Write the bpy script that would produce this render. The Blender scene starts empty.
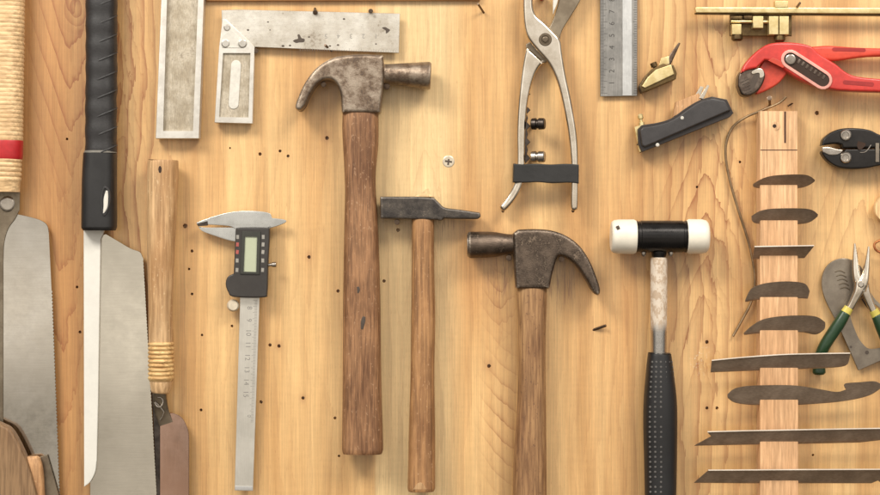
import bpy, bmesh, math, random
from mathutils import Vector, Matrix, geometry
random.seed(7)
S = 0.00084          # metres per photo pixel at the board
D = 1.5              # camera distance from the board
scene = bpy.context.scene
C = scene.collection
R = math.radians

def W(px, py, h=0.0):
    k = (D - h*0.001)/D
    return Vector(((px-440)*S*k, -h*0.001, (247.5-py)*S*k))

def L(c):
    return tuple(((v/255)/12.92 if v <= 10 else ((v/255+0.055)/1.055)**2.4) for v in c) + (1.0,)

# ------------------------------------------------------------------ materials
class X:
    def __init__(s, nb, sock): s.nb, s.s = nb, sock
    def __add__(a, b): return a.nb.m('ADD', a, b)
    __radd__ = __add__
    def __sub__(a, b): return a.nb.m('SUBTRACT', a, b)
    def __rsub__(a, b): return a.nb.m('SUBTRACT', b, a)
    def __mul__(a, b): return a.nb.m('MULTIPLY', a, b)
    __rmul__ = __mul__
    def __truediv__(a, b): return a.nb.m('DIVIDE', a, b)
    def __pow__(a, b): return a.nb.m('POWER', a, b)

class NB:
    def __init__(s, name):
        s.mat = bpy.data.materials.new(name); s.mat.use_nodes = True
        s.nt = s.mat.node_tree
        s.b = s.nt.nodes['Principled BSDF']
        tc = s.nt.nodes.new('ShaderNodeTexCoord')
        s.obj = tc.outputs['Object']
        sp = s.nt.nodes.new('ShaderNodeSeparateXYZ'); s.nt.links.new(s.obj, sp.inputs[0])
        s.x, s.y, s.z = (X(s, sp.outputs[i]) for i in range(3))
    def put(s, val, inp):
        if isinstance(val, X): s.nt.links.new(val.s, inp)
        elif hasattr(val, 'links'): s.nt.links.new(val, inp)
        else: inp.default_value = val
    def m(s, op, a, b=None, c=None, clamp=False):
        n = s.nt.nodes.new('ShaderNodeMath'); n.operation = op; n.use_clamp = clamp
        s.put(a, n.inputs[0])
        if b is not None: s.put(b, n.inputs[1])
        if c is not None: s.put(c, n.inputs[2])
        return X(s, n.outputs[0])
    def vec(s, x, y, z=0.0):
        n = s.nt.nodes.new('ShaderNodeCombineXYZ')
        for i, v in enumerate((x, y, z)): s.put(v, n.inputs[i])
        return n.outputs[0]
    def noise(s, v, scale=1.0, detail=3.0, rough=0.55, dist=0.0):
        n = s.nt.nodes.new('ShaderNodeTexNoise')
        s.put(v, n.inputs['Vector']); n.inputs['Scale'].default_value = scale
        n.inputs['Detail'].default_value = detail; n.inputs['Roughness'].default_value = rough
        n.inputs['Distortion'].default_value = dist
        return X(s, n.outputs[0])
    def ss(s, v, a, b, lo=0.0, hi=1.0):
        n = s.nt.nodes.new('ShaderNodeMapRange'); n.interpolation_type = 'SMOOTHSTEP'
        s.put(v, n.inputs[0])
        for i, q in enumerate((a, b, lo, hi)): n.inputs[i+1].default_value = q
        return X(s, n.outputs[0])
    def mix(s, f, a, b, mode='MIX'):
        n = s.nt.nodes.new('ShaderNodeMix'); n.data_type = 'RGBA'; n.blend_type = mode
        s.put(f, n.inputs[0]); s.put(a, n.inputs[6]); s.put(b, n.inputs[7])
        return n.outputs[2]
    def bump(s, h, strength=0.3, dist=0.0005):
        n = s.nt.nodes.new('ShaderNodeBump'); n.inputs['Strength'].default_value = strength
        n.inputs['Distance'].default_value = dist
        s.put(h, n.inputs['Height']); s.nt.links.new(n.outputs[0], s.b.inputs['Normal'])
    def fin(s, col, rough=0.5, metal=0.0, spec=0.5, coat=0.0):
        s.put(col, s.b.inputs['Base Color']); s.put(rough, s.b.inputs['Roughness'])
        s.put(metal, s.b.inputs['Metallic']); s.b.inputs['Specular IOR Level'].default_value = spec
        s.b.inputs['Coat Weight'].default_value = coat; s.b.inputs['Coat Roughness'].default_value = 0.22
        return s.mat

def board_mat():
    n = NB('pine_board')
    u = n.x/S + 440.0
    v = 247.5 - n.z/S
    slow = n.noise(n.vec(u*0.008, v*0.004), 1, 3)
    wob = (slow-0.5)*60.0
    fib = n.noise(n.vec(u*0.75, v*0.013), 1, 5, 0.6)
    fib2 = n.noise(n.vec(u*0.22, v*0.006, 5.0), 1, 3, 0.6)
    st = n.noise(n.vec(u*0.028, v*0.0022, 3.0), 1, 3, 0.5)
    col = n.mix(n.ss(st, 0.32, 0.66), L((196, 150, 95)), L((228, 188, 131)))
    # plank tones
    def g(c, w, q=None, qw=None):
        a = (u-c)/w; r = a*a
        if q is not None: b = (v-q)/qw; r = r + b*b
        return n.m('POWER', 2.718, r*-1.0)
    col = n.mix(g(50, 85)*0.9, col, L((180, 130, 78)))
    col = n.mix(n.ss(u, 425, 433)*n.ss(u, 500, 470)*0.0, col, L((232, 200, 150)))
    col = n.mix(n.ss(u, 374, 377)*n.ss(u, 470, 440)*0.75, col, L((228, 200, 150)))
    col = n.mix(g(625, 60, 330, 200)*0.25, col, L((206, 150, 96)))
    col = n.mix(g(480, 30, 260, 60)*0.55, col, L((204, 146, 88)))
    col = n.mix(g(425, 13, 205, 26)*0.6, col, L((240, 216, 168)))
    # ring lines running the length of the boards
    ph = (u + wob)/13.0 + (fib2-0.5)*0.8
    ring = n.m('FRACT', ph)
    ring = ring*ring*ring
    side = n.m('MAXIMUM', g(130, 38), g(700, 60)*0.7)
    lines = ring*(side*0.75+0.16)
    jag = n.noise(n.vec(u*0.09, v*0.03, 9.0), 1, 3, 0.6)-0.5
    for (u0, v0, s_, Lr, w, e, Ru, Rv, k, *mu) in (
        (71, 60, 1, 40, 13, 3, 34, 110, 1.3), (62, 330, 1, 74, 12, 9, 24, 150, 0.9),
        (520, 420, 1, 19, 11, 26, 17, 66, 0.65, 502), (500, 300, 1, 17, 11, 6, 14, 30, 0.6),
        (706, 200, -1, 42, 16, 6, 34, 80, 1.0), (700, 330, -1, 60, 14, 6, 22, 70, 0.6),
        (120, 60, -1, 50, 9, 5, 30, 160, 0.5), (425, 250, -1, 40, 9, 4, 16, 110, 0.4),
        (720, 60, 1, 40, 12, 6, 26, 50, 0.6), (860, 215, -1, 50, 14, 10, 60, 120, 0.35)):
        a = u - u0 + jag*(4.0 if mu else 10.0)
        p = (v-v0)*(s_/Lr) + n.m('SQRT', a*a + e*e)/w + jag*(0.7 if mu else 1.0) + wob*0.01
        r = n.m('FRACT', p); r = r*r*r; r = r*0.45 + r*r*r*0.75
        lines = lines + r*g(mu[0] if mu else u0, Ru, v0, Rv)*k
    # knot
    a = (u-76.0)/13.0; b = (v-8.0)/20.0
    kd = n.m('SQRT', a*a+b*b) + jag*0.4
    kr = n.m('FRACT', kd*2.2); lines = lines + kr*kr*n.ss(kd, 1.6, 0.6)*0.8
    lines = n.m('MINIMUM', lines, 1.0)
    col = n.mix(lines*0.95, col, L((152, 96, 54)))
    f = n.ss(fib, 0.3, 0.7, 0.87, 1.07)*n.ss(fib2, 0.25, 0.75, 0.92, 1.05)
    col = n.mix(1.0, col, n.vec(f, f, f*0.985), 'MULTIPLY')
    pore = n.noise(n.vec(u*1.6, v*0.11, 50.0), 1, 2, 0.5)
    col = n.mix(n.ss(pore, 0.60, 0.70)*0.24, col, L((150, 102, 60)))
    curl = n.noise(n.vec(u*0.05, v*0.22, 60.0), 1, 2, 0.5)
    cf = n.ss(curl, 0.35, 0.65, 0.98, 1.01)
    col = n.mix(1.0, col, n.vec(cf, cf, cf), 'MULTIPLY')
    big = n.noise(n.vec(u*0.012, v*0.009, 70.0), 1, 3, 0.5)
    bf = n.ss(big, 0.3, 0.7, 0.93, 1.05)
    col = n.mix(1.0, col, n.vec(bf, bf, bf*0.985), 'MULTIPLY')
    # pores and little dark flecks, plus rubbed stains beside the claw hammers
    fl = n.noise(n.vec(u*0.5, v*0.09, 20.0), 1, 2)
    col = n.mix(n.ss(fl, 0.70, 0.78)*0.35, col, L((150, 96, 56)))
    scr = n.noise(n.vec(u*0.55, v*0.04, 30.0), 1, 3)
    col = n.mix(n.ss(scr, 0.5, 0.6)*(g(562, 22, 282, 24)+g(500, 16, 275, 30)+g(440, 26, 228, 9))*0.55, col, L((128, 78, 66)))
    sheen = n.noise(n.vec(u*0.35, v*0.35, 40.0), 1, 4, 0.7)
    col = n.mix(n.ss(sheen, 0.55, 0.7)*(g(700, 8, 360, 14)), col, L((236, 226, 205)))  # pale smear: varnish sheen painted into the board colour
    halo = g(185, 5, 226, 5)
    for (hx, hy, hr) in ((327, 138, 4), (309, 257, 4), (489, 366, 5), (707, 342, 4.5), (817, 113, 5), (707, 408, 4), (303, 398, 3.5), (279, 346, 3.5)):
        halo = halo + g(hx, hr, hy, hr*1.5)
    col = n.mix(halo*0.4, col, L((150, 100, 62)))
    n.bump(fib*0.6+fib2*0.6-lines*0.6, 0.25, 0.0004)
    return n.fin(col, n.ss(fib2, 0.3, 0.7, 0.36, 0.5), 0, 0.5, 0.4)

def wood(name, light, dark, speck=None, spk=0.6, along='z', fs=900, rough=0.55, stretch=0.05, edge=(0.35, 0.65), wavy=40):
    n = NB(name)
    a, b = (n.x, n.z) if along == 'z' else (n.z, n.x)
    f = n.noise(n.vec(a*fs, b*fs*stretch, n.y*fs), 1, 5, 0.65)
    g = n.noise(n.vec(a*wavy, b*wavy*0.35, n.y*wavy), 1, 4, 0.6)
    col = n.mix(n.ss(g*0.65+f*0.35, *edge), L(dark), L(light))
    k = n.ss(f, 0.3, 0.7, 0.72, 1.15)
    col = n.mix(1.0, col, n.vec(k, k, k), 'MULTIPLY')
    if speck:
        s = n.noise(n.vec(a*420, b*260, n.y*420), 1, 3, 0.7)
        col = n.mix(n.ss(s, 0.6, 0.7)*spk, col, L(speck))
    n.bump(f, 0.35, 0.0004)
    return n.fin(col, rough, 0, 0.4)

def metal(name, c1, c2, c3=None, spk=(0.58, 0.68), sc=60, rough=(0.3, 0.5), met=1.0, brush=0.0, bump=0.2, amt=0.8, bx=1500, bz=60, wear=None):
    n = NB(name)
    g = n.noise(n.vec(n.x*sc, n.y*sc, n.z*sc), 1, 5, 0.65)
    f = n.noise(n.vec(n.x*sc*9, n.y*sc*9, n.z*sc*9), 1, 4, 0.7)
    col = n.mix(n.ss(g, 0.35, 0.65), L(c1), L(c2))
    m = met
    if c3:
        s = n.ss(f*0.45+g*0.55, *spk)*amt
        col = n.mix(s, col, L(c3)); m = (1.0-s)*met
    if wear:
        ge = n.nt.nodes.new('ShaderNodeNewGeometry')
        pw = n.ss(X(n, ge.outputs['Pointiness'])+(f-0.5)*0.03, 0.506, 0.54)
        col = n.mix(pw*0.8, col, L(wear))
    h = f
    if brush:
        br = n.noise(n.vec(n.x*bx, n.y*60, n.z*bz), 1, 3, 0.6)
        k = n.ss(br, 0.25, 0.75, 1-brush, 1+brush)
        col = n.mix(1.0, col, n.vec(k, k, k), 'MULTIPLY'); h = f*0.4+br
    n.bump(h, bump, 0.0003)
    return n.fin(col, n.ss(f, 0.3, 0.7, *rough), m, 0.5)

def plain(name, c, rough=0.5, met=0.0, bump=0.15, var=0.15, sc=300, spec=0.5, coat=0.0):
    n = NB(name)
    f = n.noise(n.vec(n.x*sc, n.y*sc, n.z*sc), 1, 4, 0.65)
    g = n.noise(n.vec(n.x*sc*.15, n.y*sc*.15, n.z*sc*.15), 1, 3, 0.6)
    k = n.ss(f*0.5+g*0.5, 0.3, 0.7, 1-var, 1+var)
    col = n.mix(1.0, L(c), n.vec(k, k, k), 'MULTIPLY')
    n.bump(f, bump, 0.0003)
    return n.fin(col, n.ss(g, 0.3, 0.7, max(rough-.08, .05), rough+.08), met, spec, coat)

M = {}
M['board'] = board_mat()
M['rattan'] = wood('rattan', (224, 190, 144), (204, 168, 122), along='x', fs=500, rough=0.5, wavy=120)
M['rattan2'] = wood('rattan_old', (226, 192, 134), (190, 146, 92), (110, 74, 44), 0.7, along='x', fs=500, wavy=150)
M['redband'] = plain('red_band', (176, 34, 38), 0.4)
M['saw'] = metal('saw_steel', (188, 182, 170), (202, 197, 187), (132, 122, 106), (0.62, 0.8), 14, (0.09, 0.13), 1.0, 0.03, 0.0, 0.3, 60, 1500)
M['saw2'] = metal('saw_steel_pale', (204, 198, 184), (190, 184, 170), None, sc=10, rough=(0.11, 0.15), brush=0.03, bump=0.0, bx=60, bz=1500)
M['sawc'] = metal('steel_copper_reflection', (176, 142, 122), (196, 164, 146), (84, 60, 48), (0.6, 0.72), 14, (0.08, 0.12), 1.0, 0.04, 0.0)  # copper-brown reflections put into the steel colour
M['spine'] = plain('white_spine', (218, 215, 206), 0.45, 0.0, 0.05, 0.04)
M['tang'] = metal('tang_steel', (120, 108, 92), (142, 130, 112), (90, 78, 64), sc=60, rough=(0.4, 0.55))
M['rivet'] = metal('rivet_steel', (190, 182, 170), (170, 160, 148), sc=90, rough=(0.3, 0.45))
M['blackwrap'] = plain('black_wrap', (37, 35, 35), 0.48, 0, 0.4, 0.25, 500)
M['blackplastic'] = plain('black_plastic', (32, 31, 31), 0.38, 0, 0.1, 0.1)
M['greyline'] = plain('grey_tape_line', (120, 116, 108), 0.5)
M['handleC'] = wood('worn_pale_handle', (208, 172, 128), (176, 134, 90), (228, 200, 158), 0.5, fs=420)
M['stockrim'] = metal('cast_grey_rim', (216, 212, 204), (198, 193, 184), (138, 128, 116), sc=60, rough=(0.4, 0.5), amt=0.5, met=0.8)
M['stockface'] = metal('cast_grey_face', (158, 146, 126), (190, 180, 162), (112, 96, 76), (0.52, 0.66), 70, (0.45, 0.6), 0.55, 0.18, 0.3, 0.6, 1800, 300)
M['sqblade'] = metal('stained_steel_rule', (226, 221, 210), (198, 190, 176), (108, 92, 72), (0.55, 0.68), 30, (0.24, 0.38), 0.85, 0.06, 0.03, 0.75, 200, 1500)
M['slotwhite'] = plain('pale_slot', (206, 202, 192), 0.5)
M['stain'] = plain('stain_and_gap_shade', (74, 63, 54), 0.7)
M['handle1'] = wood('red_brown_hickory', (160, 118, 82), (108, 72, 46), (190, 154, 120), 0.5, fs=800, rough=0.5)
M['handle2'] = wood('mid_brown_handle', (174, 130, 86), (132, 92, 58), (200, 160, 122), 0.45, fs=520, rough=0.5, stretch=0.035, wavy=70)
M['handle3'] = wood('grey_brown_handle', (172, 134, 92), (124, 86, 56), (96, 66, 50), 0.7, fs=600, wavy=22, rough=0.5)
M['head1'] = metal('rusty_forged_steel', (164, 150, 134), (116, 98, 82), (70, 54, 42), (0.52, 0.62), 95, (0.3, 0.5), 0.9, 0, 0.9, 0.8, wear=(190, 178, 162))
M['head2'] = metal('dark_pitted_steel', (66, 62, 60), (92, 86, 80), (150, 132, 112), (0.57, 0.67), 130, (0.3, 0.5), 0.9, 0, 0.9, 0.7, wear=(150, 142, 132))
M['head3'] = metal('dark_forged_steel', (110, 96, 84), (78, 68, 60), (146, 126, 106), (0.54, 0.65), 100, (0.28, 0.48), 0.9, 0, 0.9, 0.6, wear=(196, 184, 168))
M['polished'] = metal('polished_steel', (184, 176, 166), (160, 152, 142), (110, 98, 86), sc=90, rough=(0.22, 0.35), amt=0.5, bump=0.05)
M['darksteel'] = metal('dark_steel', (64, 58, 54), (88, 80, 74), (40, 34, 30), sc=120, rough=(0.3, 0.45))
M['hole'] = plain('hole_dark', (52, 34, 22), 0.8)
M['kerfshade'] = plain('kerf_shade', (78, 50, 36), 0.7, 0.3)
M['white_pl'] = plain('white_nylon', (228, 221, 205), 0.42, 0, 0.3, 0.08, 120, coat=0.2)
M['blacksteel'] = plain('black_band_steel', (36, 34, 33), 0.25, 0.6, 0.1, 0.2, 400)
def shaft_mat():
    n = NB('peeling_chrome_shaft')
    s = n.noise(n.vec(n.x*260, n.y*260, n.z*150), 1, 5, 0.7)
    zz = n.ss(n.z, -0.068, -0.055)
    k = n.ss(s, 0.46, 0.56)*zz
    s2 = n.noise(n.vec(n.x*500+9, n.y*500, n.z*400), 1, 4, 0.7)
    c = n.mix(k, n.mix(zz, L((178, 174, 168)), L((212, 198, 180))), L((186, 164, 140)))
    c = n.mix(n.ss(s2, 0.62, 0.7)*zz*0.8, c, L((128, 90, 66)))
    n.bump(s, 0.6, 0.0005)
    return n.fin(c, n.ss(zz, 0, 1, 0.25, 0.6), (1.0-zz)*0.95, 0.5)
M['shaft'] = shaft_mat()
M['rubber'] = plain('black_rubber', (27, 26, 27), 0.45, 0, 0.15, 0.1)
M['rubberdot'] = plain('rubber_dot', (84, 81, 78), 0.4)
M['cream_st'] = metal('warm_nickel_steel', (226, 216, 200), (206, 194, 176), (130, 112, 92), (0.6, 0.72), 60, (0.12, 0.2), 1.0, 0, 0.03, 0.6)
M['band'] = plain('black_rubber_band', (33, 32, 31), 0.42, 0, 0.4, 0.2)
M['ruler'] = metal('ruler_steel', (158, 155, 150), (138, 136, 132), None, sc=60, rough=(0.3, 0.4), brush=0.12, bx=1800, bz=50)
M['rulerpale'] = metal('ruler_bright', (214, 214, 212), (196, 196, 194), None, sc=60, rough=(0.3, 0.4), brush=0.05)
M['ink'] = plain('ink', (62, 58, 56), 0.6)
M['softink'] = plain('worn_ink', (136, 132, 126), 0.6)
M['brass'] = metal('aged_brass', (226, 208, 158), (206, 184, 130), (130, 106, 68), (0.58, 0.72), 130, (0.3, 0.45), 0.75, 0, 0.2, 0.6)
M['brassdark'] = metal('dark_brass', (112, 92, 60), (84, 66, 42), (50, 38, 26), sc=120, rough=(0.35, 0.5), met=0.8)
M['planeblack'] = plain('grey_black_lacquer', (54, 51, 51), 0.42, 0, 0.25, 0.2, 260)
M['planeedge'] = plain('dark_side', (40, 33, 30), 0.5)
M['red'] = plain('red_paint', (196, 52, 44), 0.42, 0, 0.3, 0.2, 220, coat=0.25)
M['redworn'] = plain('worn_orange_red_paint', (196, 66, 46), 0.45, 0, 0.25, 0.22, 200)
M['reddark'] = plain('recessed_red_paint', (150, 34, 32), 0.5)
M['pinkrim'] = plain('worn_rim', (222, 160, 146), 0.4, 0.2)
M['jaw'] = metal('jaw_steel', (120, 108, 98), (88, 76, 68), (150, 138, 126), sc=150, rough=(0.3, 0.5), amt=0.5)
M['crimp'] = plain('black_oxide', (38, 35, 33), 0.4, 0.5, 0.3, 0.25, 300)
M['rackwood'] = wood('pink_beech', (228, 186, 142), (206, 160, 116), (184, 136, 94), 0.25, fs=500, rough=0.5, wavy=26)
M['blade'] = metal('brown_blade_steel', (170, 151, 132), (148, 130, 112), (112, 93, 76), (0.56, 0.7), 60, (0.32, 0.45), 0.55, 0.14, 0.1, 0.5, 300, 1500)
M['bladeedge'] = metal('bright_edge', (232, 220, 204), (214, 200, 184), None, sc=60, rough=(0.3, 0.4), met=0.5)
M['wire'] = metal('dull_wire', (150, 126, 96), (118, 98, 74), None, sc=100, rough=(0.35, 0.5), met=0.7)
M['green'] = plain('green_vinyl', (34, 62, 38), 0.35, 0, 0.1, 0.15, 200, coat=0.2)
M['yellow'] = plain('yellow_vinyl', (206, 190, 92), 0.4)
M['plate'] = metal('grey_plate_steel', (126, 116, 104), (146, 136, 122), (96, 84, 70), (0.55, 0.7), 60, (0.4, 0.5), 0.8, 0, 0.2, 0.6)
M['palewood'] = wood('pale_wood_end', (232, 196, 146), (214, 170, 116), fs=500)
M['orangewood'] = wood('orange_wood_end', (196, 152, 108), (164, 118, 78), (240, 206, 160), 0.4, fs=500)
M['brownwood'] = wood('dull_brown_wood', (146, 116, 84), (122, 92, 64), fs=500, wavy=30)
M['shadowbrown'] = wood('shadow_strip_brown', (196, 146, 96), (172, 122, 76), along='x', fs=500)
M['copper'] = metal('copper', (206, 142, 96), (180, 112, 74), None, sc=100, rough=(0.2, 0.35))
M['lcd'] = plain('lcd_glass', (176, 182, 156), 0.18, 0, 0.02, 0.03, spec=0.6)
M['calst'] = metal('caliper_steel', (196, 196, 192), (178, 178, 174), (150, 146, 140), (0.6, 0.75), 30, (0.24, 0.34), 0.8, 0.03, 0.0, 0.4)
M['calbeam'] = metal('caliper_beam_steel', (212, 208, 198), (198, 194, 184), None, sc=30, rough=(0.3, 0.42), met=0.8, brush=0.04)
M['calbody'] = plain('charcoal_plastic', (52, 48, 45), 0.45, 0, 0.2, 0.12)
M['calframe'] = plain('dark_bezel', (52, 52, 46), 0.4)
M['calmark'] = plain('keypad_print', (150, 146, 138), 0.5)
M['calred'] = plain('keypad_print_red', (168, 84, 76), 0.5)
M['screwring'] = plain('pale_washer', (206, 194, 172), 0.4, 0.4)
M['nail'] = metal('nail_steel', (120, 104, 90), (92, 76, 64), (60, 44, 34), sc=200, rough=(0.3, 0.45))

# ------------------------------------------------------------------ geometry
def sm(pts, n=5, closed=True):
    """Catmull-Rom through pts; a point with a third element is a sharp corner."""
    N = len(pts); out = []
    P = [Vector((p[0], p[1])) for p in pts]; K = [len(p) > 2 for p in pts]
    rng = range(N if closed else N-1)
    for i in rng:
        a, b = P[i], P[(i+1) % N]
        pa = P[(i-1) % N] if (closed or i > 0) else a
        nb = P[(i+2) % N] if (closed or i+2 < N) else b
        ta = (b-a) if K[i] else (b-pa)*0.5
        tb = (b-a) if K[(i+1) % N] else (nb-a)*0.5
        if K[i] and K[(i+1) % N]:
            out.append((a.x, a.y)); continue
        for j in range(n):
            t = j/n; t2 = t*t; t3 = t2*t
            q = a*(2*t3-3*t2+1) + ta*(t3-2*t2+t) + b*(-2*t3+3*t2) + tb*(t3-t2)
            out.append((q.x, q.y))
    if not closed: out.append((P[-1].x, P[-1].y))
    return out

def area(p): return 0.5*sum(p[i].x*p[(i+1) % len(p)].y-p[(i+1) % len(p)].x*p[i].y for i in range(len(p)))

def inset(p, d):
    n = len(p); out = []
    for i in range(n):
        e1 = p[i]-p[i-1]; e2 = p[(i+1) % n]-p[i]
        if e1.length < 1e-9 or e2.length < 1e-9: out.append(p[i].copy()); continue
        e1.normalize(); e2.normalize()
        n1 = Vector((-e1.y, e1.x)); n2 = Vector((-e2.y, e2.x))
        m = n1+n2
        if m.length < 1e-6: m = n1
        m.normalize()
        c = max(0.5, m.dot(n1))
        out.append(p[i]+m*(d/c))
    return out

class G:
    def __init__(s): s.bm = bmesh.new()
    def ring(s, pts, y): return [s.bm.verts.new((p.x, y, p.y)) for p in pts]
    def strip(s, a, b, closed=True):
        n = len(a)
        for i in range(n if closed else n-1):
            j = (i+1) % n
            try: s.bm.faces.new((a[i], a[j], b[j], b[i]))
            except ValueError: pass
    def cap(s, loops):
        tris = geometry.tessellate_polygon([[Vector((v.co.x, v.co.z, 0)) for v in lp] for lp in loops])
        fl = [v for lp in loops for v in lp]
        for t in tris:
            try: s.bm.faces.new([fl[i] for i in t])
            except ValueError: pass
    def xz(s, pts, href):
        q = [W(p[0], p[1], href) for p in pts]
        return [Vector((a.x, a.z)) for a in q]
    def slab(s, pts, h0, h1, bev=0.5, seg=2, holes=(), back=True, both=False, href=None):
        """plate: px outline, h0 (back) to h1 (front) in mm off the board, rounded front rim"""
        P = s.xz(pts, h1 if href is None else href)
        if area(P) < 0: P.reverse()
        y = lambda h: -h*0.001
        rings = []
        if both:
            for k in range(seg):
                a = math.pi/2*k/seg
                rings.append(s.ring(inset(P, bev*0.001*(1-math.sin(a))), y(h0+bev*(1-math.cos(a)))))
        else: rings.append(s.ring(P, y(h0)))
        for k in range(seg+1):
            a = math.pi/2*k/seg
            if bev == 0 and k: break
            rings.append(s.ring(inset(P, bev*0.001*(1-math.cos(a))), y(h1-bev*(1-math.sin(a)))))
        for a, b in zip(rings, rings[1:]): s.strip(a, b)
        hl = []; hb = []
        for h in holes:
            H = s.xz(h, h1 if href is None else href)
            if area(H) < 0: H.reverse()
            f = s.ring(H, y(h1)); b = s.ring(H, y(h0)); s.strip(f, b); hl.append(f); hb.append(b)
        s.cap([rings[-1]]+hl)
        if back: s.cap([rings[0]]+hb)
        return s
    def box(s, x0, y0, x1, y1, h0, h1, bev=0.4, rot=0, **k):
        cx, cy = (x0+x1)/2, (y0+y1)/2; a = R(rot); o = []
        for (x, y) in ((x0, y0), (x1, y0), (x1, y1), (x0, y1)):
            dx, dy = x-cx, y-cy
            o.append((cx+dx*math.cos(a)-dy*math.sin(a), cy+dx*math.sin(a)+dy*math.cos(a)))
        return s.slab(o, h0, h1, bev, **k)
    def disc(s, px, py, r, h0, h1, bev=0.3, n=24, ry=None, **k):
        ry = ry or r
        return s.slab([(px+r*math.cos(i*2*math.pi/n), py+ry*math.sin(i*2*math.pi/n)) for i in range(n)], h0, h1, bev, **k)
    def loft(s, st, e=2.0, n=24, sub=4, dome=0.0):
        """stations (px, py, h mm, half width px, half depth mm); superellipse exponent e"""
        N = len(st); pts = []
        for i in range(N-1):
            p = [st[max(0, i-1)], st[i], st[i+1], st[min(N-1, i+2)]]
            for j in range(sub):
                t = j/sub
                pts.append([0.5*((2*b)+(c-a)*t+(2*a-5*b+4*c-d)*t*t+(-a+3*b-3*c+d)*t**3) for a, b, c, d in zip(*p)])
        pts.append(list(st[-1]))
        cs = [W(p[0], p[1], p[2]) for p in pts]
        rings = []; m = len(pts)
        def mk(c, T, rw, rd):
            side = Vector((-T.z, 0, T.x)); side.normalize()
            dep = T.cross(side); dep.normalize(); r = []
            for k in range(n):
                a = 2*math.pi*(k+0.5)/n; ca, sa = math.cos(a), math.sin(a)
                r.append(s.bm.verts.new(c + side*rw*math.copysign(abs(ca)**(2/e), ca) + dep*rd*math.copysign(abs(sa)**(2/e), sa)))
            return r
        for i in range(m):
            T = (cs[min(m-1, i+1)]-cs[max(0, i-1)]).normalized()
            rw = abs(pts[i][3])*S; rd = abs(pts[i][4])*0.001
            if i == 0 and dome:
                for q in (0.3, 0.75): rings.append(mk(cs[0]-T*rw*dome*(1-q)**1.0*0.8, T, rw*math.sqrt(1-(1-q)**2), rd*math.sqrt(1-(1-q)**2)))
            rings.append(mk(cs[i], T, rw, rd))
            if i == m-1 and dome:
                for q in (0.75, 0.3): rings.append(mk(cs[i]+T*rw*dome*(1-q)*0.8, T, rw*math.sqrt(1-(1-q)**2), rd*math.sqrt(1-(1-q)**2)))
        for a, b in zip(rings, rings[1:]): s.strip(a, b)
        s.bm.faces.new(rings[0]); s.bm.faces.new(rings[-1])
        return s
    def tube(s, pts, r, n=10, sub=4):
        return s.loft([(p[0], p[1], p[2], r*0.001/S, r) for p in pts], 2.0, n, sub, 0.5)
    def lathe(s, p0, p1, prof, n=28):
        """p0/p1 = (px,py,h); prof = [(t 0..1, r px)]"""
        a = W(*p0); b = W(*p1); T = (b-a); ln = T.length; T.normalize()
        up = Vector((0, 1, 0)) if abs(T.y) < 0.9 else Vector((1, 0, 0))
        u = T.cross(up).normalized(); v = T.cross(u).normalized(); rings = []
        for t, r in prof:
            c = a+T*(ln*t)
            rings.append([s.bm.verts.new(c+(u*math.cos(2*math.pi*k/n)+v*math.sin(2*math.pi*k/n))*max(r, 0.02)*S) for k in range(n)])
        for x, y in zip(rings, rings[1:]): s.strip(x, y)
        s.bm.faces.new(rings[0]); s.bm.faces.new(rings[-1]); return s
    def text(s, txt, px, py, h, size, rot=0, th=0.05):
        cu = bpy.data.curves.new('t', 'FONT'); cu.body = txt; cu.size = 1.0; cu.align_x = 'CENTER'; cu.align_y = 'CENTER'; cu.resolution_u = 3
        o = bpy.data.objects.new('t', cu); C.objects.link(o); bpy.context.view_layer.update()
        dg = bpy.context.evaluated_depsgraph_get()
        me = bpy.data.meshes.new_from_object(o.evaluated_get(dg)); bpy.data.objects.remove(o)
        c = W(px, py, h)
        mt = Matrix.Translation(c) @ Matrix.Rotation(R(rot), 4, 'Y') @ Matrix.Rotation(R(90), 4, 'X') @ Matrix.Scale(size*S, 4)
        me.transform(mt); s.bm.from_mesh(me); bpy.data.meshes.remove(me); return s

def build(name, g, mat, parent=None, origin=None, sharp=35, remesh=0):
    me = bpy.data.meshes.new(name)
    bmesh.ops.remove_doubles(g.bm, verts=g.bm.verts, dist=1e-6)
    bmesh.ops.recalc_face_normals(g.bm, faces=g.bm.faces)
    g.bm.to_mesh(me); g.bm.free()
    o = bpy.data.objects.new(name, me); C.objects.link(o)
    if remesh:
        md = o.modifiers.new('r', 'REMESH'); md.mode = 'VOXEL'; md.voxel_size = remesh*0.001
        m2 = o.modifiers.new('s', 'SMOOTH'); m2.iterations = 4; m2.factor = 0.5
        bpy.context.view_layer.update()
        dg = bpy.context.evaluated_depsgraph_get()
        nm = bpy.data.meshes.new_from_object(o.evaluated_get(dg)); o.modifiers.clear(); o.data = nm; bpy.data.meshes.remove(me); me = nm; me.name = name
    me.materials.clear(); me.materials.append(M[mat])
    me.shade_smooth()
    if not remesh:
        me.set_sharp_from_angle(angle=R(sharp))
        if name != 'wooden_wall':
            wn = o.modifiers.new('weighted', 'WEIGHTED_NORMAL'); wn.keep_sharp = True; wn.weight = 90
    if parent is not None:
        r = parent
        off = Vector((0, 0, 0))
        while r is not None: off += r.location; r = r.parent
        me.transform(Matrix.Translation(-off)); o.parent = parent
    else:
        vs = [v.co for v in me.vertices]
        c = Vector([(min(v[i] for v in vs)+max(v[i] for v in vs))/2 for i in range(3)]) if origin is None else Vector(origin)
        me.transform(Matrix.Translation(-c)); o.location = c
    return o

def tag(o, label, cat, group=None, kind=None):
    if label: o['label'] = label
    if cat: o['category'] = cat
    if group: o['group'] = group
    if kind: o['kind'] = kind
    return o
def thing(name, px, py, label, cat, h=0, group=None):
    o = bpy.data.objects.new(name, None); o.empty_display_size = 0.02; C.objects.link(o); o.location = W(px, py, h)
    return tag(o, label, cat, group)

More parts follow.
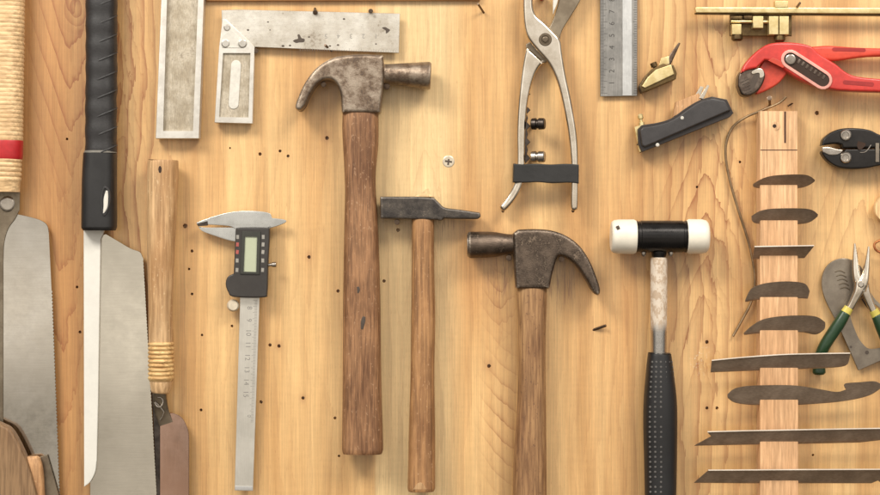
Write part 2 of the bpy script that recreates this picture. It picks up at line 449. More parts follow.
# ------------------------------------------------------------------ the board
holes = [(67,139,1.3),(77,287,1.4),(80,332,1.5),(185,226,2.3),(192,251,1.6),(189,269,1.3),(192,294,1.4),(202,335,1.3),(201,410,1.5),
 (260,154,1.7),(280,151,1.5),(288,156,1.5),(327,138,1.9),(309,257,1.8),(338,291,1.7),(384,281,1.7),(232,326,1.4),(270,345,1.7),(279,346,1.8),
 (261,402,1.7),(303,398,1.7),(335,418,1.5),(339,456,1.3),(489,366,1.9),(503,211,1.6),(573,211,1.6),(740,162,1.3),(817,113,2.2),(697,187,1.3),
 (707,342,1.9),(707,408,1.6),(717,408,1.6),(230,148,1.0),(699,104,1.3),(813,455,1.2),(398,230,1.8)]
g = G()
loops = []
outer = [Vector((x, z)) for x, z in ((-0.7, -0.5), (0.7, -0.5), (0.7, 0.5), (-0.7, 0.5))]
of = g.ring(outer, 0.0); ob = g.ring(outer, 0.018); g.strip(of, ob); loops.append(of)
for (px, py, r) in holes:
    n = 10; ph = random.random()*6
    P = g.xz([(px+r*(1+.15*math.sin(3*k+ph))*math.cos(k*2*math.pi/n), py+r*1.05*math.sin(k*2*math.pi/n)) for k in range(n)], 0)
    if area(P) < 0: P.reverse()
    f = g.ring(P, 0.0); b = g.ring(inset(P, 0.0003), 0.006); g.strip(f, b); g.cap([b]); loops.append(f)
g.cap(loops); g.bm.faces.new(ob)
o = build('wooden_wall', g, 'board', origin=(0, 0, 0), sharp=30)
tag(o, 'pale varnished wooden board wall with vertical grain and small nail holes', None, kind='structure')

# added rail standing in for the brown shadow strip along the top
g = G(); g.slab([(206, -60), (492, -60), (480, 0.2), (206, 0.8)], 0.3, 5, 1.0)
tag(build('shadow_rail', g, 'shadowbrown'), 'added brown rail standing in for a shadow along the top edge above the square and hammer', 'rail')

# ------------------------------------------------------------------ saw far left (rattan handle)
t = thing('pull_saw', 0, 200, 'pull saw at far left with cane wrapped handle and red band', 'saw')
g = G(); st = []
y = -40
while y <= 139:
    w = 24.5 - 2.5*max(0, y)/190
    st += [(0, y, 15, w-0.5, 12.3), (0, y+1.2, 15, w, 12.6), (0, y+3.1, 15, w, 12.6)]
    y += 4.3
st.append((0, 142, 15, 22, 12)); g.loft(st, 2.2, 28, 2)
h = build('handle', g, 'rattan', t)
g = G(); st = []
y = 158
while y <= 180:
    w = 22 - 0.5*(y-158)/25
    st += [(-0.5, y, 15, w-0.9, 11.6), (-0.5, y+1.4, 15, w, 12.2), (-0.5, y+3.4, 15, w, 12.2)]
    y += 4.8
st += [(-0.5, 183, 15, 20.5, 11.6), (-0.5, 192, 15, 20, 10.5)]
g.loft(st, 2.2, 28, 2); build('cane_binding', g, 'rattan', h)
g = G(); g.loft([(0, 140.5, 15, 22.2, 12), (0, 142, 15, 22.8, 12.7), (0, 150, 15, 22.6, 12.8), (0, 157, 15, 22.4, 12.6), (0, 159.5, 15, 21.8, 12)], 2.2, 28, 2); build('red_band', g, 'redband', h)
def teeth(x0, y0, x1, y1, pitch, amp):
    n = int(abs(y1-y0)/pitch); o = []
    for i in range(n):
        a = i/n; o.append((x0+(x1-x0)*a, y0+(y1-y0)*a)); b = (i+.6)/n
        o.append((x0+(x1-x0)*b+amp, y0+(y1-y0)*b))
    o.append((x1, y1)); return o
g = G()
out = [(-45, 225), (17, 214)] + sm([(17, 214, 1), (26, 216), (40, 220), (47, 225), (49, 233, 1)], 5, False) + [(51.5, 290)] + teeth(51.5, 290, 60, 520, 3.4, 1.1) + [(-45, 520)]
g.slab(out, 6.2, 7.4, 0.2, 1)
b = build('blade', g, 'saw', t)
g = G(); g.slab([(-46, 180), (20, 190), (19.5, 210)] + sm([(19.5, 210, 1), (15, 219), (8, 229), (4, 243), (3, 262, 1)], 6, False) + [(3, 430), (-3, 520), (-46, 520)], 7.5, 8.4, 0.35, 2)
build('blade_spine', g, 'tang', b)
g = G(); g.lathe((7.5, 204, 8.2), (7.5, 204, 10.4), [(0, 7.8), (0.5, 7.8), (0.9, 6.6), (1, 5)]); build('rivet', g, 'rivet', b)

# bottom-left corner tools
g = G(); g.slab(sm([(-20, 415, 1), (0, 424), (10, 430), (20, 447), (30, 472), (40, 510, 1), (-20, 510, 1)], 5), 14, 26, 2.5, 3)
tag(build('wood_plank', g, 'brownwood'), 'dull brown flat piece of wood slanting across the bottom left corner over the saw blade', 'wood piece')
t = thing('chisel', 32, 495, 'tool at bottom left with pale round topped wooden handle over the saw blade', 'chisel')
g = G(); g.loft([(31, 459, 15, 9.5, 5), (31.5, 466, 15, 10.8, 6), (33, 480, 15, 11, 6), (35, 520, 15, 11, 6)], 2.5, 24, 4, 0.5); build('handle', g, 'orangewood', t)
g = G(); g.slab([(40, 457), (47, 455), (60, 500), (62, 520), (40, 520)], 8.5, 11, 0.4); build('blade', g, 'tang', t)  # dark slanted strip beside the handle

# ------------------------------------------------------------------ black-handled saw
t = thing('pull_saw', 100, 232, 'pull saw with black wrapped handle, white spine strip and wide grey blade', 'saw')
g = G(); st = []
y = -30; i = 0
while y < 152:
    st.append((101.5-0.5*(y > 90), y, 15, 15.3+0.3*math.sin(y*0.30), 12+0.25*math.sin(y*0.30))); y += 4
st.append((101, 152, 15, 15.6, 12)); g.loft(st, 2.4, 28, 2)
h = build('handle', g, 'blackwrap', t)
g = G()
for k in range(9):
    y0 = 4+k*18.5
    g.loft([(101.5+math.sin(a)*15.6, y0-7*math.sin(a)*1.0, 15+12.0*math.cos(a), 0.8, 0.3) for a in [-1.5+q*0.3 for q in range(11)]], 2, 8, 2)
build('wrap_edge', g, 'blackwrap', h)
g = G(); g.loft([(100.5, 151, 15, 15.8, 12.3), (100.5, 153.2, 15, 15.9, 12.4)], 2.4, 28, 2); build('seam', g, 'greyline', h)
g = G(); g.loft([(100.2, 153.5, 15, 16.2, 12.6), (99.5, 180, 15, 16.8, 12.8), (99.2, 222, 15, 17.2, 12.8), (99.2, 228, 15, 16.8, 12.4), (99.2, 230.5, 15, 15.6, 11)], 2.8, 32, 4); c = build('ferrule', g, 'blackplastic', t)
g = G(); g.slab(sm([(105, 186), (109.5, 190), (110.5, 200), (108, 211), (104, 216), (101, 210), (100.5, 199), (102, 190)], 5), 26.5, 28.4, 0.4, holes=[sm([(105, 188), (108, 192), (109, 200), (107, 209), (104.5, 213), (102.5, 208), (102, 199), (103, 192)], 5)])
build('slot_rim', g, 'blackwrap', c)
g = G(); g.loft([(107, 191, 27.9, 1.3, 0.8), (106, 199, 27.9, 2.3, 0.9), (105.5, 207, 27.9, 2.0, 0.9), (103.5, 213, 27.9, 0.8, 0.6)], 2, 12, 4, .5); build('clip', g, 'slotwhite', c)
g = G()
out = [(90, 238), (106, 234), (121, 243)] + sm([(121, 243, 1), (132, 249), (140, 252), (143, 258, 1)], 4, False) + teeth(143, 258, 158, 520, 3.2, 0.6) + [(90, 520)]
g.slab(out, 7.2, 8.4, 0.2, 1); b = build('blade', g, 'saw2', t)
g = G(); g.slab([(83.5, 229), (104.5, 229), (103.5, 233), (100.5, 239), (99.5, 300), (98, 400), (96.5, 460)] + sm([(96.5, 460, 1), (95, 472), (90, 482), (84, 487, 1)], 5, False), 8.5, 11.5, 0.6)
build('blade_spine', g, 'spine', b)

# ------------------------------------------------------------------ small saw, wooden handle with cane binding
t = thing('small_saw', 162, 400, 'small saw with worn round wooden handle and cane binding near its blade with painted coppery reflections', 'saw')
g = G(); g.loft([(163, 161, 17, 14.3, 11), (163, 163, 17, 15, 12), (162.5, 185, 17, 15.3, 12.3), (161, 250, 17, 13.5, 11.5), (160.5, 300, 17, 12, 10.5), (160.5, 342, 17, 11.6, 10), (161, 378, 17, 11.2, 9.5), (160.5, 390, 17, 9.5, 8), (160.3, 393, 17, 8, 7)], 2.2, 28, 5)
h = build('handle', g, 'handleC', t)
g = G(); g.disc(160, 169.5, 1.7, 28.9, 29.25, 0.05, ry=3.6); build('hanging_hole', g, 'hole', h)
g = G(); st = []; y = 342
while y < 378:
    st += [(161, y, 17, 11.6, 10.2), (161, y+1.3, 17, 12.7, 11.2), (161, y+2.9, 17, 12.7, 11.2)]; y += 4.2
st.append((161, 381, 17, 11.3, 9.6)); g.loft(st, 2.2, 28, 2); build('cane_binding', g, 'rattan2', h)
g = G(); g.loft([(160, 391, 15, 6.5, 3.5), (160, 400, 14, 7, 2.5), (162, 412, 12, 7, 1.4), (166, 424, 11, 7, 1)], 2.6, 20, 4); nk = build('neck', g, 'tang', t)
g = G()
g.tube([(159+4*math.cos(a), 402+5*math.sin(a), 17.5) for a in [q*math.pi/5 for q in range(-3, 6)]]+[(164, 412, 15), (160, 420, 13.5)], 0.7, 8, 2); build('ring', g, 'polished', nk)
g = G(); g.slab(sm([(159, 424, 1), (165, 415), (172, 413), (182, 418), (188, 430), (189, 440, 1), (189, 520, 1), (159, 520, 1)], 5), 9.6, 10.8, 0.3, 1); build('blade', g, 'sawc', t)
g = G(); g.slab([(152, 394), (156, 392), (160, 420), (160, 520), (158, 520)], 8.6, 11.4, 0.3, 1); build('gap_shadow', g, 'darksteel', t)  # dark strip standing in for the shadow between the two saws

# ------------------------------------------------------------------ long grey stock
t = thing('square_stock', 180, 60, 'long grey metal channel with raised rim and stained recessed face, left of the square', 'metal stock')
g = G(); out = [(163, -45), (205.5, -45), (199, 138.5), (155.5, 138.5)]; inn = [(168, -36), (199.5, -36), (193, 131), (163, 131)]
g.slab(out, 2, 13, 0.8, 2, holes=[inn]); build('rim', g, 'stockrim', t)
g = G(); g.slab([(164, -40), (202, -40), (196, 134), (160, 134)], 3, 9, 0.1, 1); build('face', g, 'stockface', t)

# ------------------------------------------------------------------ try square
t = thing('try_square', 254, 48, 'small try square with stained steel rule pointing right and slotted grey stock', 'square')
g = G(); g.slab([(221.5, 10), (240, 9.5), (400, 13.5), (399, 53), (256, 47), (240, 47), (222, 30)], 6, 7.6, 0.25, 1); bl = build('rule', g, 'sqblade', t)
for q in ([(293, 41), (295, 39.5), (298, 38.5), (297.5, 35), (299.5, 34.5), (301.5, 38), (304.5, 39), (304, 42), (299, 42.5), (296, 43)], [(382, 28), (385, 27), (388, 28.5), (390, 30), (388.5, 32), (386, 33.5), (385.5, 30.5)]):
    g = G(); g.slab(sm(q, 4), 7.55, 7.66, 0); build('stain', g, 'stain', bl)
for (x, y_, r) in ((309, 37, 1.2), (283, 46, 1.6), (338, 45, 1.3), (268, 22, 1.0), (344, 19, 1.3), (248, 30, 1.3), (376, 44, 1), (290, 45.5, 1.3), (330, 46, 1.2), (270, 30, .8)):
    g = G(); g.disc(x, y_, r, 7.55, 7.66, 0, 9, ry=r*0.7); build('stain', g, 'stain', bl)
g = G()
for i, x in enumerate((326, 338.5, 351, 363.5, 376)): g.text(str(5-i), x, 36, 7.66, 6.5, 180)
for i in range(40): g.box(300+i*2.45, 51.2-(3.4 if i % 5 == 0 else 2)+i*0.03, 300+i*2.45+0.35, 51.0+i*0.03, 7.6, 7.64, 0)
build('scale_marking', g, 'softink', bl)
g = G(); out = [(222.5, 19), (226, 19), (254.5, 46.5), (252.5, 123.5), (214.5, 122.5), (219, 48)]
hol = [(223, 53), (250.5, 53), (248.5, 117.5), (219, 117)]
g.slab(out, 3, 11.5, 0.5, 2, holes=[hol]); sk = build('stock', g, 'stockrim', t)
g = G(); g.slab([(221, 50), (252, 50), (250.5, 120), (217, 120)], 4, 9.6, 0); build('stock_face', g, 'stockface', sk)
def stadium(x0, y0, x1, y1, r, n=8):
    a = math.atan2(y1-y0, x1-x0)
    return [(x1+r*math.cos(a-math.pi/2+math.pi*i/n), y1+r*math.sin(a-math.pi/2+math.pi*i/n)) for i in range(n+1)] + \
           [(x0+r*math.cos(a+math.pi/2+math.pi*i/n), y0+r*math.sin(a+math.pi/2+math.pi*i/n)) for i in range(n+1)]
g = G(); g.slab(stadium(236, 65, 233.5, 104, 5), 9.65, 10.4, 0.4); build('slot_insert', g, 'slotwhite', sk)
g = G(); g.slab([(225, 34), (230, 29), (242, 39), (242, 48), (222, 48), (222, 38)], 11.55, 11.9, 0.3, 1); build('corner_plate', g, 'slotwhite', sk)
for (x, y_, r) in ((225.5, 43.5, 4.2), (242.5, 43.5, 4.3), (227, 27.5, 3.2)):
    g = G(); g.lathe((x, y_, 11.4), (x, y_, 13), [(0, r), (0.6, r), (1, r*0.75)], 20); build('screw', g, 'stockrim', sk)

# ------------------------------------------------------------------ caliper
t = thing('digital_caliper', 248, 260, 'digital caliper with steel jaws, charcoal body and blank grey green display', 'caliper')
g = G(); g.slab([(240, 235), (262, 235), (259.5, 300), (253, 491), (234.5, 490.5), (240, 300)], 7, 10, 0.4); bm_ = build('beam', g, 'calbeam', t)
g = G()
for i in range(8): g.text(str(i+8) if i < 8 else '', 249.5-i*0.55, 308+i*12.3, 10.08, 7, 90)
for i in range(100):
    y_ = 300+i*1.23; x_ = 257.5-(y_-300)*0.033
    g.box(x_-(2.6 if i % 5 else 4.2), y_, x_, y_+0.35, 10.0, 10.06, 0)
g.text('0', 249, 416, 10.08, 5, 90); build('scale_marking', g, 'softink', bm_)
g = G(); g.slab([(235, 486), (253, 486.5), (253, 490.5), (235, 490)], 10.02, 10.7, 0.2); build('end_stop', g, 'rulerpale', bm_)
g = G(); g.slab(sm([(196.5, 222.5, 1), (212, 217), (226, 213), (240, 211), (256, 211), (269, 213), (272, 218, 1), (284, 219.5), (286, 222), (280, 225), (270, 228), (262, 229), (236, 229, 1), (228, 226), (205, 224.5, 1), (197, 225, 1)], 5), 8.4, 11.4, 0.5)
build('fixed_jaw', g, 'calst', t)
g = G(); g.slab(sm([(198, 226.5, 1), (204, 227.5, 1), (237, 227.5, 1), (238, 242, 1), (229, 240.5), (212, 235), (202, 231)], 5), 7.2, 10.6, 0.4); build('sliding_jaw', g, 'calst', t)
g = G(); g.slab([(197, 223.8), (207.5, 221), (208, 225.5), (198, 226.3)], 10.9, 11.7, 0.1, 1); build('jaw_tip', g, 'darksteel', t)
g = G()
g.slab(sm([(235.5, 229.5, 1), (239, 227.5), (266, 227.5), (269.5, 229.5), (268, 262), (267, 292), (263, 297.5), (234, 297), (228, 292), (225.5, 284), (227.5, 277), (233.5, 273.5, 1)], 5), 10.5, 17, 1.2, 3)
bd = build('body', g, 'calbody', t)
g = G(); g.slab(sm([(242, 231, 1), (260.5, 231.5, 1), (259.5, 274.5, 1), (240, 274, 1)], 1), 17.0, 18.2, 0.5, 2, holes=[[(245, 236.5), (257.2, 236.8), (256.2, 272), (243.6, 271.6)]]); build('bezel', g, 'calframe', bd)
g = G(); g.slab([(244.5, 236), (257.6, 236.3), (256.6, 272.5), (243.2, 272)], 16.5, 17.25, 0); build('display', g, 'lcd', bd)
for i, y_ in enumerate((237, 244.5, 252, 260.5, 270)):
    for x_, mt in ((237.6-0.25*i*0.6, 'calred' if i in (1, 2) else 'calmark'), (263.2-0.25*i*0.6, 'calmark')):
        g = G(); g.box(x_-1.4, y_-2, x_+1.4, y_+2, 16.9, 17.2, 0.1, rot=4*(i % 3)); build('button', g, mt, bd)
g = G(); g.lathe((268, 265, 13), (276.5, 264.5, 13), [(0, 1.6), (0.45, 1.6), (0.5, 2.6), (0.95, 2.6), (1, 2)], 18); build('lock_screw', g, 'polished', t)
g = G(); g.lathe((233, 305.5, 7), (233, 305.5, 13), [(0, 6.2), (0.7, 6.2), (0.85, 5.6), (1, 4.6)], 24); th = build('thumb_wheel', g, 'screwring', t)

# ------------------------------------------------------------------ hammers
def hammer(name, label, outline, poll, hmat, headmat, hst, e=2.9, h0=4, h1=26, bev=3.0, px=0, py=0):
    t = thing(name, px, py, label, 'hammer')
    g = G(); g.slab(outline, h0, h1, bev, 4, both=True)
    if poll: g.lathe(*poll, n=40)
    hd = build('head', g, headmat, t, remesh=0.6)
    g = G(); g.loft(hst, e, 36, 5); hn = build('handle', g, hmat, t)
    return t, hd, hn
o1 = sm([(351, 54.5), (366, 54, 1), (383, 55, 1), (384, 66, 1), (383.5, 84, 1), (380.5, 113, 1), (341.5, 113, 1), (341, 97, 1), (338.5, 88), (333, 81), (325, 79.5), (316, 85), (309, 96), (304.5, 106), (299.5, 110.5), (295, 107.5), (297.5, 98), (305, 82), (317, 67), (333, 57.5)], 4)
t, hd, hn = hammer('claw_hammer', 'large claw hammer with rusty brown head facing left and long reddish wooden handle', o1,
    ((375, 73.5, 15), (431, 76, 15), [(0, 9.5), (0.16, 9.5), (0.3, 10.2), (0.6, 12), (0.92, 13.8), (0.97, 13.8), (1, 12.8)]), 'handle1', 'head1',
    [(361, 100, 15, 17, 9), (360.5, 124, 15, 18, 10), (360.7, 145, 15, 17.5, 10), (360.2, 170, 15, 15.6, 10), (360.5, 190, 15, 15.2, 10), (361, 215, 15, 16.2, 10.5), (361.5, 250, 15, 17.4, 11), (361.8, 300, 15, 18.4, 11.5), (362, 372, 15, 19, 11.5), (362.6, 440, 15, 20.2, 12), (362.6, 450, 15, 20.2, 12), (362.6, 453.5, 15, 19.2, 11.3)], px=361, py=113)
g = G(); g.loft([(364, 317, 26.3, 1.6, 0.5), (363, 322, 26.6, 2.2, 0.4), (362, 329, 26.4, 1.2, 0.4)], 2, 10, 3, .5); build('dent_mark', g, 'stain', hn); g = G(); g.loft([(358, 287, 26.3, 1.2, 0.4), (358.5, 290, 26.3, 1.5, 0.4), (358, 293, 26.3, .8, 0.3)], 2, 10, 3, .5); build('dent_mark', g, 'stain', hn)
# small cross peen hammer
o2 = sm([(380, 196.5, 1), (417, 196.5, 1), (434, 197.5, 1), (439.5, 203), (445, 207.5), (460, 209.5), (480, 212.5, 1), (481, 216.5, 1), (478, 219, 1), (456, 219), (444, 218.5, 1), (441, 221, 1), (437, 220, 1), (380.5, 218.5, 1)], 4)
t, hd, hn = hammer('cross_peen_hammer', 'small hammer with dark pitted head tapering to a flat point on the right', o2, None, 'handle2', 'head2',
    [(424, 196, 14, 6, 3), (424, 200, 14, 8, 5), (423.5, 210, 14, 10.5, 7), (423, 222, 14, 11, 8.6), (423, 270, 14, 11.2, 9), (423.2, 320, 14, 12, 9.5), (422.5, 372, 14, 11.8, 9.5), (422, 430, 14, 13, 10), (421.5, 480, 14, 13.6, 10.3), (421.3, 488, 14, 13.6, 10.3), (421.3, 491, 14, 12.6, 9.6)], 2.7, 5, 23, 1.6, px=423, py=220)
g = G(); g.slab(sm([(414, 197, 1), (419, 194.5), (427, 193.5), (435, 197, 1)], 4), 10, 18, 0.6); build('wedge', g, 'palewood', hn)
g = G(); g.slab(sm([(413, 489.6, 1), (417, 484), (421, 482.5), (424, 485), (427, 489.6, 1)], 4), 24.05, 24.4, 0.2); build('bare_patch', g, 'handleC', hn)
# right claw hammer
o3 = sm([(513.5, 233, 1), (518, 229.5, 1), (536, 229), (552, 230.5), (567, 236), (580, 246), (590, 261), (597, 278), (600.5, 290), (598.5, 295.5), (593, 291.5), (586, 279), (577, 266), (568, 258.5), (560, 256), (556.5, 260), (552.5, 274, 1), (549.5, 289, 1), (516, 289, 1), (514.5, 268, 1)], 4)
t, hd, hn = hammer('claw_hammer', 'dark headed claw hammer facing right with grey brown handle running out of the bottom', o3,
    ((468, 245, 15), (520, 244, 15), [(0, 12), (0.03, 13.2), (0.4, 13), (0.55, 12.2), (0.75, 10.2), (1, 9.5)]), 'handle3', 'head3',
    [(532, 278, 15, 14, 9), (532, 296, 15, 14.8, 9.8), (532, 330, 15, 13.6, 10), (532, 370, 15, 13.3, 10), (531.5, 410, 15, 14.3, 10.5), (530, 460, 15, 16.2, 11), (529.5, 525, 15, 16.8, 11.5)], 2.6, px=532, py=289)
g = G(); g.lathe((467.2, 245, 15), (469.6, 245, 15), [(0, 11.3), (1, 12.6)], 36); build('striking_face', g, 'polished', hd)

# ------------------------------------------------------------------ soft-face mallet
t = thing('soft_mallet', 660, 252, 'soft face mallet with two white nylon faces and black dotted grip', 'mallet')
g = G(); g.lathe((635, 236.5, 19), (687.5, 236.5, 19), [(0, 15), (0.01, 15.8), (0.04, 15.8), (0.05, 15.2), (0.1, 15.2), (0.11, 15.8), (0.9, 15.8), (0.91, 15.2), (0.94, 15.2), (0.95, 15.8), (0.99, 15.8), (1, 15)], 48)
g.loft([(659, 246, 17, 8, 6.5), (659, 253, 17, 7.5, 6.4), (658.7, 258, 17, 6.5, 5.6)], 2, 28, 3)
hd = build('head', g, 'blacksteel', t)
g = G(); g.lathe((610.8, 236.5, 19), (636, 236.8, 19), [(0, 12.5), (0.03, 14.6), (0.12, 16.2), (0.3, 17), (0.9, 17.2), (1, 16)], 48); f1 = build('nylon_face', g, 'white_pl', hd)
g = G(); g.box(616.5, 225.8, 619.6, 229.5, 29.3, 32.4, 0.2, rot=-25); build('scuff', g, 'stain', f1)
g = G(); g.lathe((686.5, 236.5, 19), (708.5, 236.5, 19), [(0, 16), (0.1, 17.2), (0.7, 17), (0.88, 16), (0.97, 14), (1, 12)], 48); build('nylon_face', g, 'white_pl', hd)
for x in (643.5, 671):
    g = G(); g.lathe((x, 251, 19), (x, 256.5, 19), [(0, 2.6), (0.5, 2.6), (0.8, 2.2), (1, 1.4)], 14); build('bolt', g, 'polished', hd)
g = G(); g.lathe((659, 250.5, 17), (658.8, 262, 17), [(0, 6.8), (0.9, 6.8), (1, 7)], 24); build('collar', g, 'polished', t)
g = G(); g.loft([(658.8, 258, 17, 7.6, 6.2), (658.8, 262, 17, 8.3, 6.8), (658.8, 300, 17, 8.3, 6.8), (658.8, 326, 17, 8.0, 6.6), (658.8, 358, 17, 7.6, 6.3)], 2, 28, 4); build('shaft', g, 'shaft', t)
g = G(); GS = [(659.5, 354, 17, 11.2, 9.2), (659.5, 356, 17, 11.8, 9.8), (659.8, 375, 17, 14, 11.4), (660.2, 400, 17, 16.3, 12.6), (660.3, 425, 17, 16.8, 13), (660.5, 460, 17, 16.2, 12.6), (660.5, 520, 17, 15, 12)]
g.loft(GS, 2.2, 36, 6); gr = build('grip', g, 'rubber', t)
g = G()
def gw(y):
    for a, b in zip(GS, GS[1:]):
        if a[1] <= y <= b[1]:
            f = (y-a[1])/(b[1]-a[1]); return a[3]+(b[3]-a[3])*f, a[4]+(b[4]-a[4])*f
    return 15, 12
y = 362
while y < 500:
    w_, d_ = gw(y)
    for k in range(-2, 4):
        a = k*0.36+0.05
        if random.random() < 0.06: continue
        x_ = 660.2+w_*math.sin(a)+random.uniform(-.15, .15); hh = 17+d_*abs(math.cos(a))**(2/2.2)
        g.lathe((x_, y, hh-0.6), (x_, y, hh+0.28), [(0, 1.25), (0.7, 1.2), (1, 0.8)], 8)
    y += 5.0
o = build('grip_dots', g, 'rubberdot', gr)

# ------------------------------------------------------------------ locking snips held with a band
t = thing('snips', 545, 39, 'pale steel pliers with long open handles bound by a black band', 'pliers')
g = G(); g.slab(sm([(527, 46.5, 1), (532, 51), (540, 58), (545, 63, 1), (541, 65), (535, 75), (530, 92), (527, 112), (525.5, 140), (525.3, 166), (523, 184), (517, 197), (509, 207), (503.5, 211), (500, 206.5), (504, 201), (511, 190), (515.5, 178), (517, 160), (516.8, 130), (518.5, 100), (521.5, 72), (524.5, 54)], 4), 7, 15, 2.6, 5, both=True)
build('rear_handle', g, 'cream_st', t)
g = G(); g.slab(sm([(549, 28, 1), (553, 20), (557, 8), (563, -20, 1), (590, -20, 1), (580, 1), (571, 16), (562, 31), (559, 44, 1), (547, 62, 1), (540, 64, 1), (526, 50, 1), (526, 44, 1), (540, 36, 1)], 4), 9, 13.5, 1, 2); build('rear_jaw', g, 'tang', t)
g = G(); g.slab(sm([(523.5, -20, 1), (533.5, -20, 1), (533, -4), (533.5, 8), (537, 16), (544, 22), (553, 31), (560.5, 40), (562.5, 52), (566, 74), (571.5, 100), (577, 132), (578.7, 165), (578.5, 203), (577, 209.5), (572.5, 210), (570.8, 203), (571.3, 165), (568.5, 134), (563.5, 106), (557.5, 82), (549, 64), (538, 51), (528.5, 39), (524.5, 26), (523, 6)], 4), 12.5, 20.5, 2.5, 5, both=True); build('front_handle', g, 'cream_st', t)
g = G(); g.slab(sm([(553.5, -20, 1), (560, -20, 1), (558, 0), (554.5, 10), (553, 12)], 4), 14, 16, 0.5); build('jaw_highlight', g, 'slotwhite', t)  # pale sheet standing in for the cream highlight on the rear jaw
g = G(); g.lathe((545.3, 39.5, 19), (545.3, 39.5, 23), [(0, 6.4), (0.6, 6.4), (0.75, 5.8), (0.76, 4.2), (0.5, 4), (0.5, 3), (0.9, 2.8), (1, 2)], 28); build('pivot_bolt', g, 'tang', t)
g = G(); pts = [(525.5, 92)]
for k in range(9): pts += [(530.5 if k % 2 == 0 else 528, 94+k*8), (526.8, 98+k*8)]
pts += [(524, 165), (522, 130)]
g.slab(pts, 9, 13, 0.3, 1); build('ratchet_strip', g, 'darksteel', t)
g = G(); g.slab(sm([(513.5, 163.5, 1), (522, 164.2), (536, 163.6), (550, 164.4), (566, 163.7), (579, 164.5, 1), (578.5, 174), (578.8, 183.5, 1), (568, 182.6), (552, 183.2), (538, 182.1), (524, 182.7), (513, 182, 1), (513.8, 172)], 4), 19.6, 21.5, 0.8, 3)
g.slab([(513.5, 163.5), (515.5, 163.5), (515.5, 182), (513, 182)], 7, 20, 0.3); g.slab([(577, 164.5), (579, 164.5), (578.8, 183.5), (576.8, 183.5)], 7, 20, 0.3)
tag(build('rubber_band', g, 'band'), 'black rubber strip stretched round the two handles of the pale pliers', 'rubber band')
for (y_, lab) in ((124, 'upper dark steel peg between the open handles of the pale pliers'), (157, 'lower dark steel peg just above the black band on the pale pliers')):
    t2 = thing('hanging_peg', 534, y_, lab, 'peg')
    g = G(); g.lathe((533.5, y_, 0), (533.2, y_, 15), [(0, 2.2), (1, 2.2)], 16); build('shank', g, 'darksteel', t2)
    g = G(); g.lathe((531.5, y_, 15.5), (545, y_-0.3, 18.5), [(0, 5), (0.05, 5.6), (0.35, 5.8), (0.4, 4.6), (0.5, 4.6), (0.55, 5.8), (0.93, 5.6), (1, 4.6)], 22); build('head', g, 'polished' if y_ > 150 else 'darksteel', t2)
g = G(); g.lathe((541.5, -3, 0), (541.5, -3, 11), [(0, 3.6), (0.9, 3.6), (1, 2.6)], 16)
tag(build('red_peg', g, 'redband'), 'small red peg showing inside the jaws of the pale pliers at the top edge', 'peg')

# ------------------------------------------------------------------ ruler
t = thing('steel_ruler', 618, 96, 'vertical steel ruler with etched scale coming down from the top edge', 'ruler')
g = G(); g.slab([(600, -40), (637.5, -40), (637.3, 96), (600.2, 96.5)], 3, 4.4, 0.3, 1, holes=[]); rb = build('body', g, 'ruler', t)
g = G(); g.slab([(622.5, -40), (632, -40), (632, 95.5), (622.5, 95.5)], 4.4, 4.65, 0.1, 1); build('bright_strip', g, 'rulerpale', rb)
g = G()
for i in range(95):
    y_ = 93-i*1.19
    g.box(600.8, y_, 600.8+(6.5 if i % 10 == 0 else 4.6 if i % 5 == 0 else 3), y_+0.4, 4.4, 4.45, 0)
    if i % 2 == 0: g.box(633+(0 if i % 10 == 0 else 1.2), y_, 636.8, y_+0.4, 4.4, 4.45, 0)
for i in range(8): g.text(str(i+1), 612, 83-i*11.9, 4.48, 7.5, -90)
build('scale_marking', g, 'ink', rb)

# ------------------------------------------------------------------ little brass plane
t = thing('brass_plane', 660, 78, 'tiny brass block plane tilted beside the bottom of the steel ruler', 'plane')
g = G(); g.slab([(639.5, 86), (645, 76.5), (652, 69), (663, 63.5), (674, 65), (677, 73), (676, 79), (642, 93)], 3, 15, 1.0, 2)
b = build('sole', g, 'brassdark', t)
g = G(); g.slab([(642, 86), (648, 77), (656, 69.5), (671, 64.5), (674.5, 74), (645, 88)], 15.02, 17, 0.7, 2); build('side_plate', g, 'brass', t)
g = G(); g.loft([(667, 65, 11, 3.2, 1), (673, 54, 11, 2.4, .9), (679.5, 43, 11, 1, .8)], 3, 12, 3); build('iron', g, 'nail', t)
g = G(); g.lathe((656, 70, 10), (653, 62.5, 10), [(0, 2), (0.4, 1.8), (0.45, 3.4), (0.95, 3.4), (1, 2.5)], 16); build('knob', g, 'brassdark', t)
g = G(); g.slab([(659, 66), (661, 58), (669, 56), (670, 64)], 7, 12, 0.5); build('wedge', g, 'brass', t)

